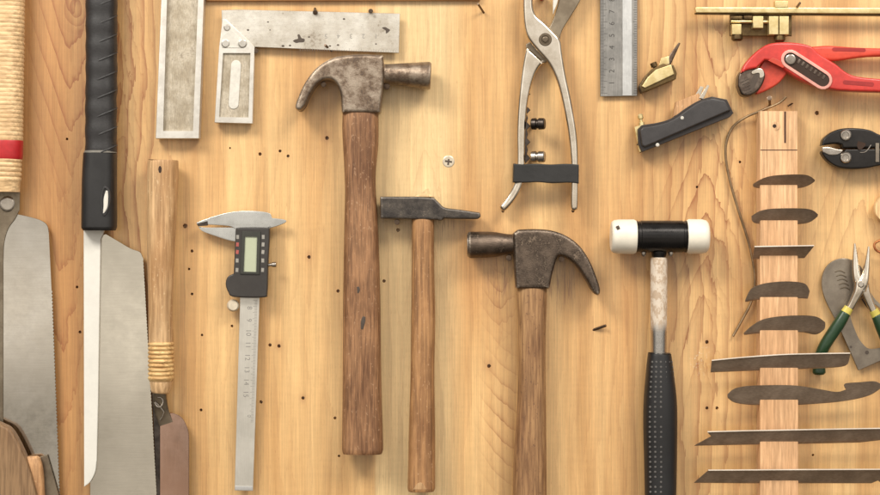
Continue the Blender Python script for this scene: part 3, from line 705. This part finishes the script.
# ------------------------------------------------------------------ black plane
t = thing('black_plane', 690, 125, 'small black bodied plane with brass fittings tilted above the white mallet', 'plane')
g = G(); g.slab(sm([(638, 129, 1), (642, 125, 1), (658, 122.5), (672, 118), (686, 108), (700, 100), (712, 96.5, 1), (727, 99.5, 1), (733.5, 113, 1), (730, 117, 1), (642, 152, 1), (638.5, 144, 1)], 4), 3, 17, 0.6)
bd = build('body', g, 'planeedge', t)
g = G(); g.slab(sm([(640, 130.5, 1), (643, 127, 1), (660, 124), (674, 118.8), (688, 109), (701, 101), (713, 97.8, 1), (725, 100.5, 1), (731, 110, 1), (645, 147, 1), (642, 145, 1)], 4), 17, 20.5, 1.4, 3); build('side_plate', g, 'planeblack', t)
g = G(); g.slab([(634.5, 127), (640.5, 125), (644, 151), (639.5, 152)], 4, 12, 0.5); build('toe_plate', g, 'brass', t)
g = G(); g.lathe((642, 127, 10), (640, 114, 10), [(0, 3.2), (0.35, 3), (0.4, 1.7), (0.6, 1.7), (0.65, 3), (0.9, 3), (1, 2)], 18); build('knob', g, 'brass', t)
g = G(); g.slab([(673, 117), (676, 102), (699, 93), (702, 101), (690, 108)], 6, 13, 0.6); build('wedge', g, 'orangewood', t)
g = G(); g.slab([(699, 98), (707.5, 84.5), (709.5, 86), (703.5, 99)], 6, 14, 0.3); g.slab([(694, 97), (700.5, 86), (704, 87), (699, 99)], 8, 11, 0.4); build('iron', g, 'cream_st', t)
for (x, y_) in ((682, 118), (657.5, 145)):
    g = G(); g.lathe((x, y_, 19.5), (x, y_, 21), [(0, 1.9), (0.6, 1.9), (1, 1.2)], 14); build('pin', g, 'slotwhite', t)

# ------------------------------------------------------------------ brass trammel bar
t = thing('brass_gauge', 770, 12, 'brass bar gauge with small sliding blocks above the red pliers', 'gauge')
g = G(); g.slab([(695, 7.5), (697, 7), (920, 8), (920, 13.8), (696, 12.5)], 11, 17, 0.7); br = build('bar', g, 'brass', t)
g = G(); g.slab([(695, 12.8), (920, 14.2), (920, 16), (696, 14)], 9, 14, 0.3); build('under_strip', g, 'brassdark', br)
g = G(); g.lathe((731, 21.5, 14), (776, 22, 14), [(0, 1.7), (1, 1.7)], 14); build('rod', g, 'brass', t)
for (x0, y0, x1, y1, hh) in ((732, 24, 741.5, 34.5, 18), (753, 16, 763.5, 28, 18), (769, 16, 778.6, 34.5, 19), (779.4, 16, 789, 34.5, 19)):
    g = G(); g.box(x0, y0, x1, y1, 10, hh, 0.8); build('block', g, 'brass', t)
g = G(); g.box(731, 16, 742, 19, 11, 16, .4); g.box(744, 15.5, 752, 19, 11, 15, .4); g.box(730, 15, 792, 36, 8, 10.5, 1); build('clamp_plate', g, 'brassdark', t)
g = G(); g.box(775, 1, 788, 7.5, 11, 17.5, 0.5); build('top_block', g, 'brass', t)
for (x, y_) in ((737, 33), (779.5, 34)):
    g = G(); g.lathe((x, y_, 13), (x, y_+8, 13), [(0, 5), (0.3, 5.6), (0.8, 5.6), (1, 4)], 20); build('thumb_screw', g, 'brassdark', t)

# ------------------------------------------------------------------ red water pump pliers
t = thing('water_pump_pliers', 806, 70, 'red water pump pliers with grey jaws and slotted joint', 'pliers')
g = G(); g.slab(sm([(812, 46.5, 1), (830, 45.5), (860, 47.5), (920, 49, 1), (920, 56, 1), (870, 56.5), (838, 60.5), (824, 60), (806, 55, 1)], 4), 7, 17, 2.2, 3, both=True)
g.slab(sm([(766, 56, 1), (792, 66, 1), (787, 74), (778, 84), (766, 91), (757, 94.5, 1), (750, 84, 1), (760, 66)], 4), 7, 15.5, 1.6, 3, both=True)
up = build('upper_handle', g, 'redworn', t)
g = G(); g.slab(sm([(741, 73, 1), (745, 64), (754, 54), (765, 45.5), (776, 42.5), (795, 42.5), (811, 46), (820, 54), (836, 64), (848, 73), (865, 77.5), (920, 81, 1), (920, 93, 1), (850, 91), (826, 88), (808, 83), (792, 74.5), (781, 66, 1), (770, 61), (765, 60, 1), (757, 68, 1), (748, 70)], 4), 12, 22, 1.8, 3)
lo = build('lower_handle', g, 'red', t)
g = G(); g.slab(stadium(790.5, 59, 823, 80, 9.5), 22.02, 23, 0.5, 2, holes=[stadium(790.5, 59, 823, 80, 6.6)]); build('slot_rim', g, 'pinkrim', lo)
g = G(); g.slab(stadium(790.5, 59, 823, 80, 6.9), 22.02, 22.3, 0); sl = build('slot', g, 'hole', lo)
g = G()
for k in range(7):
    x = 799+k*4.1; y_ = 61.2+k*2.65
    g.box(x-1.2, y_-2.2, x+1.2, y_+2.2, 22.3, 22.7, 0.2, rot=33)
build('slot_teeth', g, 'jaw', sl)
g = G(); g.lathe((790.5, 59.5, 22), (790.5, 59.5, 24.2), [(0, 5), (0.7, 5), (1, 3.6)], 24); build('pivot', g, 'polished', t)
g = G(); g.slab([(768, 60.5), (773, 57.5), (787, 64), (783, 68)], 22.02, 22.5, 0.3); build('stop_lug', g, 'redworn', lo)
g = G(); g.slab(stadium(834, 49.2, 864, 50, 1.8), 17.02, 17.25, 0.05); build('groove', g, 'reddark', up)
g = G(); g.slab(stadium(845, 82.2, 872, 84.3, 2.1), 22.02, 22.25, 0.05); build('groove', g, 'reddark', lo)
g = G(); g.slab(sm([(738, 86, 1), (738.5, 76), (743, 70), (752, 67.5), (762, 69), (765.5, 75), (763, 84), (757, 92), (749, 96), (742, 94.5)], 5), 8, 19.5, 2, 3, holes=[]); jw = build('jaw', g, 'jaw', t)
g = G(); g.slab(sm([(749, 90), (751, 80), (756, 73), (760, 73), (757, 82), (752, 91)], 4), 19.45, 19.7, 0); build('jaw_gap', g, 'stain', jw)  # flat dark sheet standing in for the shade in the jaw opening
g = G(); g.slab(sm([(752, 71.5), (758, 68.5), (763, 70), (764, 76), (760, 78), (759, 73), (753, 74)], 4), 19.5, 20.3, 0.3); build('bright_lip', g, 'cream_st', jw)
g = G()
for k in range(5): g.box(741+k*1.1, 80+k*2.9, 749+k*0.6, 80.8+k*2.9, 19.4, 20.2, 0.2, rot=-25)
build('jaw_teeth', g, 'stain', jw)

# ------------------------------------------------------------------ black crimping pliers
t = thing('crimping_pliers', 850, 148, 'black oxide crimping pliers with two round screws entering from the right', 'pliers')
g = G(); g.slab(sm([(822, 145, 1), (824, 138.5), (832, 132), (842, 128.5), (856, 128), (870, 130), (885, 136), (920, 140, 1), (920, 147.5, 1), (862, 148, 1), (843, 148, 1), (842, 144.5, 1), (836, 143.5), (822, 145.5, 1)], 5), 8, 17.5, 1.4, 3); a1 = build('upper_jaw', g, 'crimp', t)
g = G(); g.slab(sm([(822, 151, 1), (843, 153, 1), (846, 149, 1), (920, 148.5, 1), (920, 163, 1), (884, 165), (868, 168), (852, 169), (838, 167), (828, 161), (822.5, 154)], 5), 8, 17.2, 1.4, 3); a2 = build('lower_jaw', g, 'crimp', t)
g = G(); g.slab(sm([(821.5, 147.5, 1), (828, 147), (836, 149), (843, 150.5), (838, 154.5), (830, 155), (823, 152, 1)], 4), 13, 18, 0.6); build('cutter', g, 'polished', a2)
for y_, p in ((135, a1), (157.5, a2)):
    g = G(); g.lathe((845.7, y_, 17), (845.7, y_, 20), [(0, 5.6), (0.6, 5.6), (0.9, 4.6), (0.92, 3.2), (0.6, 2.8)], 26); build('screw', g, 'polished', p)
g = G(); g.slab(sm([(858, 141, 1), (866, 144), (860, 150), (857, 146)], 4), 17.55, 17.7, 0.0); build('notch', g, 'hole', a1)
g = G(); g.tube([(860, 152.5, 17.3), (866, 151.5, 17.5), (871, 145, 17.6)], 0.45, 8, 4); build('spring', g, 'polished', a2)
g = G(); g.box(875.6, 143, 879.3, 162, 17.2, 18.4, 0.3); build('bright_strip', g, 'plate', a2)

# ------------------------------------------------------------------ slotted blade rack
RH = 17.0
t = thing('blade_rack', 778, 111, 'narrow upright beech block with saw kerfs holding a column of blades', 'rack')
g = G(); g.slab([(760, 111), (797.5, 111), (798.5, 520), (760, 520)], 0.5, RH, 0.6); rk = build('block', g, 'rackwood', t)
g = G(); g.box(784.2, 111.5, 786, 143, RH+.01, RH+0.1, 0); g.box(760.5, 149.6, 797.3, 150.5, RH+.01, RH+0.1, 0); build('kerf', g, 'reddarkwood' if 0 else 'kerfshade', rk)  # dark strips stand in for the shade inside the kerfs
g = G(); g.lathe((774.5, 126, RH-.5), (774.5, 126, RH+0.5), [(0, 5), (0.7, 5), (1, 3.4)], 24); sc = build('screw', g, 'rackwood', rk)
g = G(); g.lathe((774.5, 126, RH+.2), (774.5, 126, RH+0.62), [(0, 1.9), (1, 1.9)], 12); build('screw_recess', g, 'hole', sc)

def blade(label, top, bottom, group='blades slotted into the beech rack', edge=True, name='plane_blade'):
    """thin sheet leaning out of its kerf: upper edge stands forward of the block, lower edge runs back into it"""
    ys = [p[1] for p in top+bottom]; y0, y1 = min(ys), max(ys)
    hf, hb = RH+8.0, RH-2.2
    out = top+bottom[::-1]
    t = thing(name, sum(p[0] for p in out)/len(out), (y0+y1)/2, label, 'blade', RH, group)
    g = G(); th = 0.9
    def pt(p, off):
        f = (p[1]-y0)/(y1-y0)
        q = W(p[0], p[1], RH); q.y = -(hf+(hb-hf)*f+off)*0.001; return q
    F = [g.bm.verts.new(pt(p, 0)) for p in out]; B = [g.bm.verts.new(pt(p, -th)+Vector((0, 0, -0.0006))) for p in out]
    g.strip(F, B); g.cap([F]); g.cap([B])
    bo = build('blade_face', g, 'blade', t)
    if not edge: return
    g = G(); q = [pt(p, 0.12) for p in top]; r = []
    for p in q: r.append([g.bm.verts.new(p+Vector((0, 0.0, 0.0004))), g.bm.verts.new(p+Vector((0, -0.0001, -0.00045))), g.bm.verts.new(p+Vector((0, 0.0008, -0.00045))), g.bm.verts.new(p+Vector((0, 0.0009, 0.0004)))])
    for a, b in zip(r, r[1:]): g.strip(a, b)
    g.bm.faces.new(r[0]); g.bm.faces.new(r[-1]); build('bright_edge', g, 'bladeedge', t)
def op(p, n=5): return sm(p, n, False)
blade('topmost blade of the rack, a short slim oval one', op([(753, 184), (762, 178.5), (775, 175.6), (797, 174.8), (807, 176), (814, 180)]), op([(753, 185), (760, 187.5), (797, 187.5), (808, 185), (814, 181)]), edge=False)
blade('second blade from the top of the rack, a short broad oval one', op([(751, 216), (759, 211), (772, 208.8), (800, 208.6), (811, 210.5), (817, 214.5)]), op([(751.5, 219), (756, 222.5), (772, 223.5), (798, 223.5), (810, 221.5), (817, 216)]), edge=False)
blade('third blade from the top, short with a straight upper edge and slanted right end', [(753, 246.5), (812, 245.5)], [(753, 258.5), (805, 257.5), (812, 246)])
blade('fourth blade from the top, a short rounded hump with a blunt right end', op([(745.5, 300), (750, 289), (760, 284), (776, 281.5), (793, 281.5), (804, 284), (809, 291)]), op([(746, 301.5), (760, 299), (790, 297.5), (808, 298)]), edge=False)
blade('fifth blade from the top, low arch with a pointed left tip', op([(744, 333), (752, 325), (762, 319), (778, 316), (800, 315), (815, 316.5), (824, 322)]), op([(745, 334.5), (765, 332.5), (800, 331.5), (816, 334), (824, 329), (824.5, 324)]), edge=False)
blade('sixth blade from the top, long and square ended, crossing the green plier grip', op([(711, 360), (740, 357), (780, 354), (815, 353), (848, 352.5)]), op([(711, 372), (760, 370), (800, 368.5), (842, 366), (848, 359)]))
blade('seventh blade from the top, long wavy knife shape with a hooked right end', op([(727, 394), (733, 388.5), (745, 385.5), (770, 384.5), (795, 385), (820, 389), (836, 391.5), (845, 389, 1), (843, 383), (858, 381.5), (872, 380.5), (880, 384)]), op([(727.5, 397), (735, 402), (752, 404.5), (785, 405), (815, 403.5), (845, 400.5), (868, 395), (880, 387)]), edge=False)
blade('second blade from the bottom, long straight one with a notched left tip', [(706.5, 431), (740, 430), (800, 428.8), (860, 427.6), (895, 427)], [(711, 435.5), (695, 445.5), (740, 444.5), (800, 443.5), (860, 442), (880, 439.5), (895, 439)])
blade('bottom blade of the rack, long straight one with a pointed slanted left end', [(707, 469), (800, 468.4), (895, 468)], [(694.5, 482.5), (740, 483), (800, 483), (872, 483), (878, 480), (884, 484), (895, 484)])

# wire loop hanging left of the rack
g = G(); g.tube([(786, 97, 14), (779, 103, 12), (763, 110, 8), (746, 117, 6), (733, 127, 5), (726.5, 142, 5), (726, 160, 4), (731, 185, 4), (739, 212, 4), (748, 240, 4), (753, 262, 4), (755, 280, 4), (752, 300, 4), (742, 320, 4), (733, 336, 4)], 1.1, 10, 5)
tag(build('wire', g, 'wire'), 'thin dull bent wire curving down the left side of the blade rack', 'wire')

# ------------------------------------------------------------------ grey plate tool
t = thing('steel_plate', 850, 310, 'worn grey steel plate with a rounded head and open window behind the green pliers', 'plate')
out = sm([(822, 287), (823, 274), (829, 264), (840, 258.5), (852, 260), (862, 268), (868, 285), (876, 300), (900, 320, 1), (900, 355, 1), (880, 361, 1), (858.5, 370.5, 1), (854, 360, 1), (845, 340), (834, 317), (826, 301)], 5)
hol = sm([(857, 298), (868, 300), (890, 318), (892, 342), (872, 349), (862, 343), (855, 330), (850, 312)], 5)
g = G(); g.slab(out, 4, 6.5, 0.5, 2, holes=[hol]); pl = build('body', g, 'plate', t)
g = G(); g.disc(867, 352.5, 2, 6.45, 6.6, 0); build('punched_mark', g, 'stain', pl); g = G(); g.disc(851, 347, 1.2, 6.45, 6.6, 0); build('punched_mark', g, 'stain', pl)
g = G()
for k in range(5):
    g.tube([(835+k*1.3, 272+k*4.2, 6.6), (840+k*1.3, 270.5+k*4.2, 6.8), (845+k*1.2, 273+k*4.2, 6.6)], 0.4, 8, 3)
build('embossed_ridge', g, 'tang', pl)

# ------------------------------------------------------------------ green grip pliers
t = thing('needle_nose_pliers', 860, 285, 'needle nose pliers with pale steel jaws and dark green grips with yellow collars', 'pliers')
g = G()
g.loft([(854.5, 243.5, 13, 0.9, 1.2), (855, 255, 13, 2.4, 2.2), (855.5, 268, 13, 3.6, 3.2), (857, 278, 13, 4.6, 4), (861, 290, 13, 6, 4)], 3, 16, 4)
g.loft([(863, 284, 13, 6, 4), (866, 294, 13, 4.4, 3.6), (871, 306, 12.5, 3.6, 3), (876, 317, 12, 3.4, 3)], 3, 16, 4)
build('left_jaw', g, 'cream_st', t)
g = G()
g.loft([(868.5, 246.5, 15, 0.9, 1.2), (867.5, 258, 15, 2.0, 2.2), (866, 270, 15, 3.2, 3.2), (864, 280, 15, 4.6, 4), (860, 290, 15, 6, 4)], 3, 16, 4)
g.loft([(861, 284, 15, 7, 4.4), (857.5, 293, 15, 4.8, 4), (852, 304, 14, 3.8, 3), (846, 314, 13, 3.6, 3)], 3, 16, 4)
build('right_jaw', g, 'cream_st', t)
g = G(); g.lathe((861, 284.5, 18), (861, 284.5, 20.2), [(0, 3.2), (0.7, 3.2), (1, 2.2)], 18); build('pivot', g, 'rivet', t)
g = G(); g.loft([(849, 307.5, 13.5, 4.6, 3.8), (844.5, 314.5, 13, 5.2, 4.2)], 2.2, 18, 3); build('collar', g, 'yellow', t)
g = G(); g.loft([(873.5, 310, 12.5, 4.4, 3.8), (877, 317, 12, 5, 4.2)], 2.2, 18, 3); build('collar', g, 'yellow', t)
g = G(); g.loft([(845, 313.5, 13, 5.4, 4.6), (840, 322, 12.5, 6, 5), (832, 334, 11, 6, 5), (824, 347, 9, 5.8, 4.8), (819.5, 360, 7, 5.8, 4.6), (819, 372, 6.5, 6.6, 4.8)], 2.1, 22, 5, 0.7); build('grip', g, 'green', t)
g = G(); g.loft([(877, 316, 12, 5.4, 4.6), (881, 326, 12, 6, 5), (888, 345, 10, 6, 5), (894, 375, 7, 6, 4.8)], 2.1, 22, 5, 0.7); build('grip', g, 'green', t)
g = G(); g.tube([(862, 299, 9), (866, 305, 9), (872, 313, 9)], 0.7, 8, 3); build('spring', g, 'darksteel', t)

# right edge bits
g = G(); g.lathe((888, 209, 2), (888, 209, 14), [(0, 13), (0.1, 14.5), (0.8, 14.5), (1, 12.5)], 32)
tag(build('wooden_mallet_end', g, 'palewood'), 'pale round piece of wood cut off by the right edge', 'wood piece')
g = G(); g.tube([(890, 239, 8), (881, 240, 8), (874.5, 244, 8), (876, 250, 8), (883, 253, 8), (892, 252, 8)], 1.0, 10, 5)
tag(build('copper_loop', g, 'copper'), 'small copper wire loop at the right edge below the round piece of wood', 'wire loop')

# ------------------------------------------------------------------ screw and nails
t = thing('wall_screw', 448.5, 161.5, 'cross head screw with pale rim set in the bare board', 'screw')
g = G(); g.lathe((448.5, 161.5, -1), (448.5, 161.5, 0.7), [(0, 6.0), (0.75, 6.0), (0.95, 5.4), (1, 4.6)], 32); sh = build('head', g, 'screwring', t)
g = G(); g.box(447.6, 158, 449.4, 165, 0.6, 0.8, 0.05, rot=8); g.box(445, 160.6, 452, 162.4, 0.6, 0.83, 0.05, rot=8); build('cross_recess', g, 'stain', sh)
def nail(x0, y0, x1, y1, h, label, r=1.1, hd=True, group='nails driven into the board', base=-1):
    t = thing('nail', x0, y0, label, 'nail', 0, group)
    g = G(); g.lathe((x0, y0, base), (x1, y1, h), [(0, r), (0.97, r), (1, r*0.8)], 12); build('shank', g, 'nail', t)
    if hd:
        a = 0.04; g = G(); g.lathe((x1-(x1-x0)*a, y1-(y1-y0)*a, h-0.4), (x1, y1, h+0.5), [(0, r*1.9), (0.8, r*1.9), (1, r*1.4)], 14); build('head', g, 'nail', t)
nail(484, 13, 478, 4, 13, 'bent nail near the top edge left of the pale pliers', 1.1, False)
nail(593, 330, 606, 325.5, 5, 'nail bent flat in the board right of the dark claw hammer', 1.4, False)
nail(332, 51, 325, 45, 12, 'nail resting against the lower edge of the square rule', 1.3, False)
nail(315, 8.5, 315.2, 12.5, 12, 'left of two nails over the top edge of the square rule', 1.3)
nail(371, 10, 370.7, 11, 12, 'right of two nails over the top edge of the square rule', 1.2)
nail(324, 83, 323.5, 84.5, 16, 'nail under the claw of the large rusty claw hammer', 1.4)
nail(386.5, 84.5, 386.8, 86.5, 13, 'nail under the round poll of the large rusty claw hammer', 1.7)
nail(257, 51, 256, 51, 9, 'nail tucked in the inner corner of the square', 1.3)
nail(397, 221, 397, 222, 12, 'nail under the left end of the small dark hammer head', 1.5)
nail(561, 257, 561.5, 259, 17, 'nail under the claw of the dark claw hammer', 1.6)
nail(509, 255.5, 509, 258, 12, 'nail under the poll of the dark claw hammer', 1.6)
nail(797, 7, 800, 3, 24, 'dark nail leaning over the brass bar', 1.2, False)
nail(770, 106, 769.5, 98, 14, 'nail above the top end of the beech rack', 1.3)
nail(793, 103, 788, 106, 3, 'thin nail bent beside the top right of the beech rack', 0.8, False)

# ------------------------------------------------------------------ camera, lamps, room light
cam = bpy.data.cameras.new('camera'); co = bpy.data.objects.new('camera', cam); C.objects.link(co)
co.location = (0, -D, 0); co.rotation_euler = (R(90), 0, 0)
cam.sensor_width = 36; cam.lens = 36*D/(880*S); cam.clip_end = 50; cam.clip_start = 0.05
scene.camera = co
def lamp(name, loc, tgt, sx, sy, power, col):
    l = bpy.data.lights.new(name, 'AREA'); l.shape = 'RECTANGLE'; l.size = sx; l.size_y = sy; l.energy = power; l.color = col
    o = bpy.data.objects.new(name, l); C.objects.link(o); o.location = loc
    o.rotation_euler = (Vector(tgt)-Vector(loc)).to_track_quat('-Z', 'Y').to_euler()
lamp('left_lamp', (-0.95, -1.25, 1.25), (-0.05, 0, 0.0), 0.8, 0.55, 31, (1, 0.95, 0.87))
lamp('right_lamp', (0.85, -1.25, 1.35), (0.1, 0, 0.0), 0.8, 0.55, 26, (1, 0.93, 0.84))
w = bpy.data.worlds.new('World'); scene.world = w; w.use_nodes = True
nt = w.node_tree; bg = nt.nodes['Background']
tc = nt.nodes.new('ShaderNodeTexCoord'); sp = nt.nodes.new('ShaderNodeSeparateXYZ'); nt.links.new(tc.outputs['Generated'], sp.inputs[0])
def wm(op, a, b=None, c=None):
    n = nt.nodes.new('ShaderNodeMath'); n.operation = op
    for i, v in enumerate((a, b, c)):
        if v is None: continue
        if hasattr(v, 'links'): nt.links.new(v, n.inputs[i])
        else: n.inputs[i].default_value = v
    return n.outputs[0]
def wr(v, a, b, lo, hi):
    n = nt.nodes.new('ShaderNodeMapRange'); n.interpolation_type = 'SMOOTHSTEP'; nt.links.new(v, n.inputs[0])
    for i, q in enumerate((a, b, lo, hi)): n.inputs[i+1].default_value = q
    return n.outputs[0]
dx, dy, dz = sp.outputs[0], sp.outputs[1], sp.outputs[2]
# dim floor, bright ceiling, pale far wall, plus bands added for the steel reflections
base = wr(dz, -0.7, 0.8, 0.10, 0.42)
far = wr(wm('MULTIPLY', dy, -1.0), 0.6, 0.97, 0.0, 0.62)
def sq(v, c, w_): return wm('POWER', wm('ABSOLUTE', wm('DIVIDE', wm('SUBTRACT', v, c), w_)), 2.0)
def ex(v): return wm('POWER', 2.718, wm('MULTIPLY', v, -1.0))
def band(c, w_, k): return wm('MULTIPLY', ex(sq(dz, c, w_)), k)
def blob(cx, cz, wx, wz, k): return wm('MULTIPLY', ex(wm('ADD', sq(dx, cx, wx), sq(dz, cz, wz))), k)
bands = band(-0.032, 0.03, 0.55)
for q in (band(-0.100, 0.026, -0.75), band(0.022, 0.022, -0.3), band(0.16, 0.06, 0.35), band(-0.3, 0.1, -0.5), band(0.42, 0.1, 0.5)):
    bands = wm('ADD', bands, q)
tot = wm('ADD', base, wm('MULTIPLY', far, wm('ADD', bands, 1.0)))
# unseen bright blobs, added to give sheen on varnish and metal
for q in (blob(0.075, -0.03, 0.035, 0.03, 1.6), blob(0.15, -0.07, 0.03, 0.03, 1.5), blob(-0.24, -0.032, 0.03, 0.025, 0.35), blob(-0.165, -0.075, 0.012, 0.06, 0.9), blob(-0.12, 0.14, 0.06, 0.05, 0.8),
          blob(0.45, 0.2, 0.1, 0.16, 1.6), blob(-0.5, 0.15, 0.1, 0.18, 1.4), blob(0.1, 0.35, 0.16, 0.06, 1.2), blob(-0.75, 0.0, 0.08, 0.2, 1.0), blob(0.78, 0.0, 0.08, 0.2, 1.0)):
    tot = wm('ADD', tot, wm('MULTIPLY', q, wr(wm('MULTIPLY', dy, -1.0), 0.0, 0.3, 0.0, 1.0)))
mx = nt.nodes.new('ShaderNodeMix'); mx.data_type = 'RGBA'; nt.links.new(wr(dz, -0.6, 0.5, 0, 1), mx.inputs[0])
mx.inputs[6].default_value = (1.0, 0.86, 0.70, 1); mx.inputs[7].default_value = (1.0, 0.97, 0.92, 1)
nt.links.new(mx.outputs[2], bg.inputs[0]); nt.links.new(wm('MULTIPLY', tot, 0.95), bg.inputs[1])
vs = scene.view_settings; vs.view_transform = 'Standard'; vs.look = 'None'; vs.gamma = 1.0; vs.exposure = 0.05
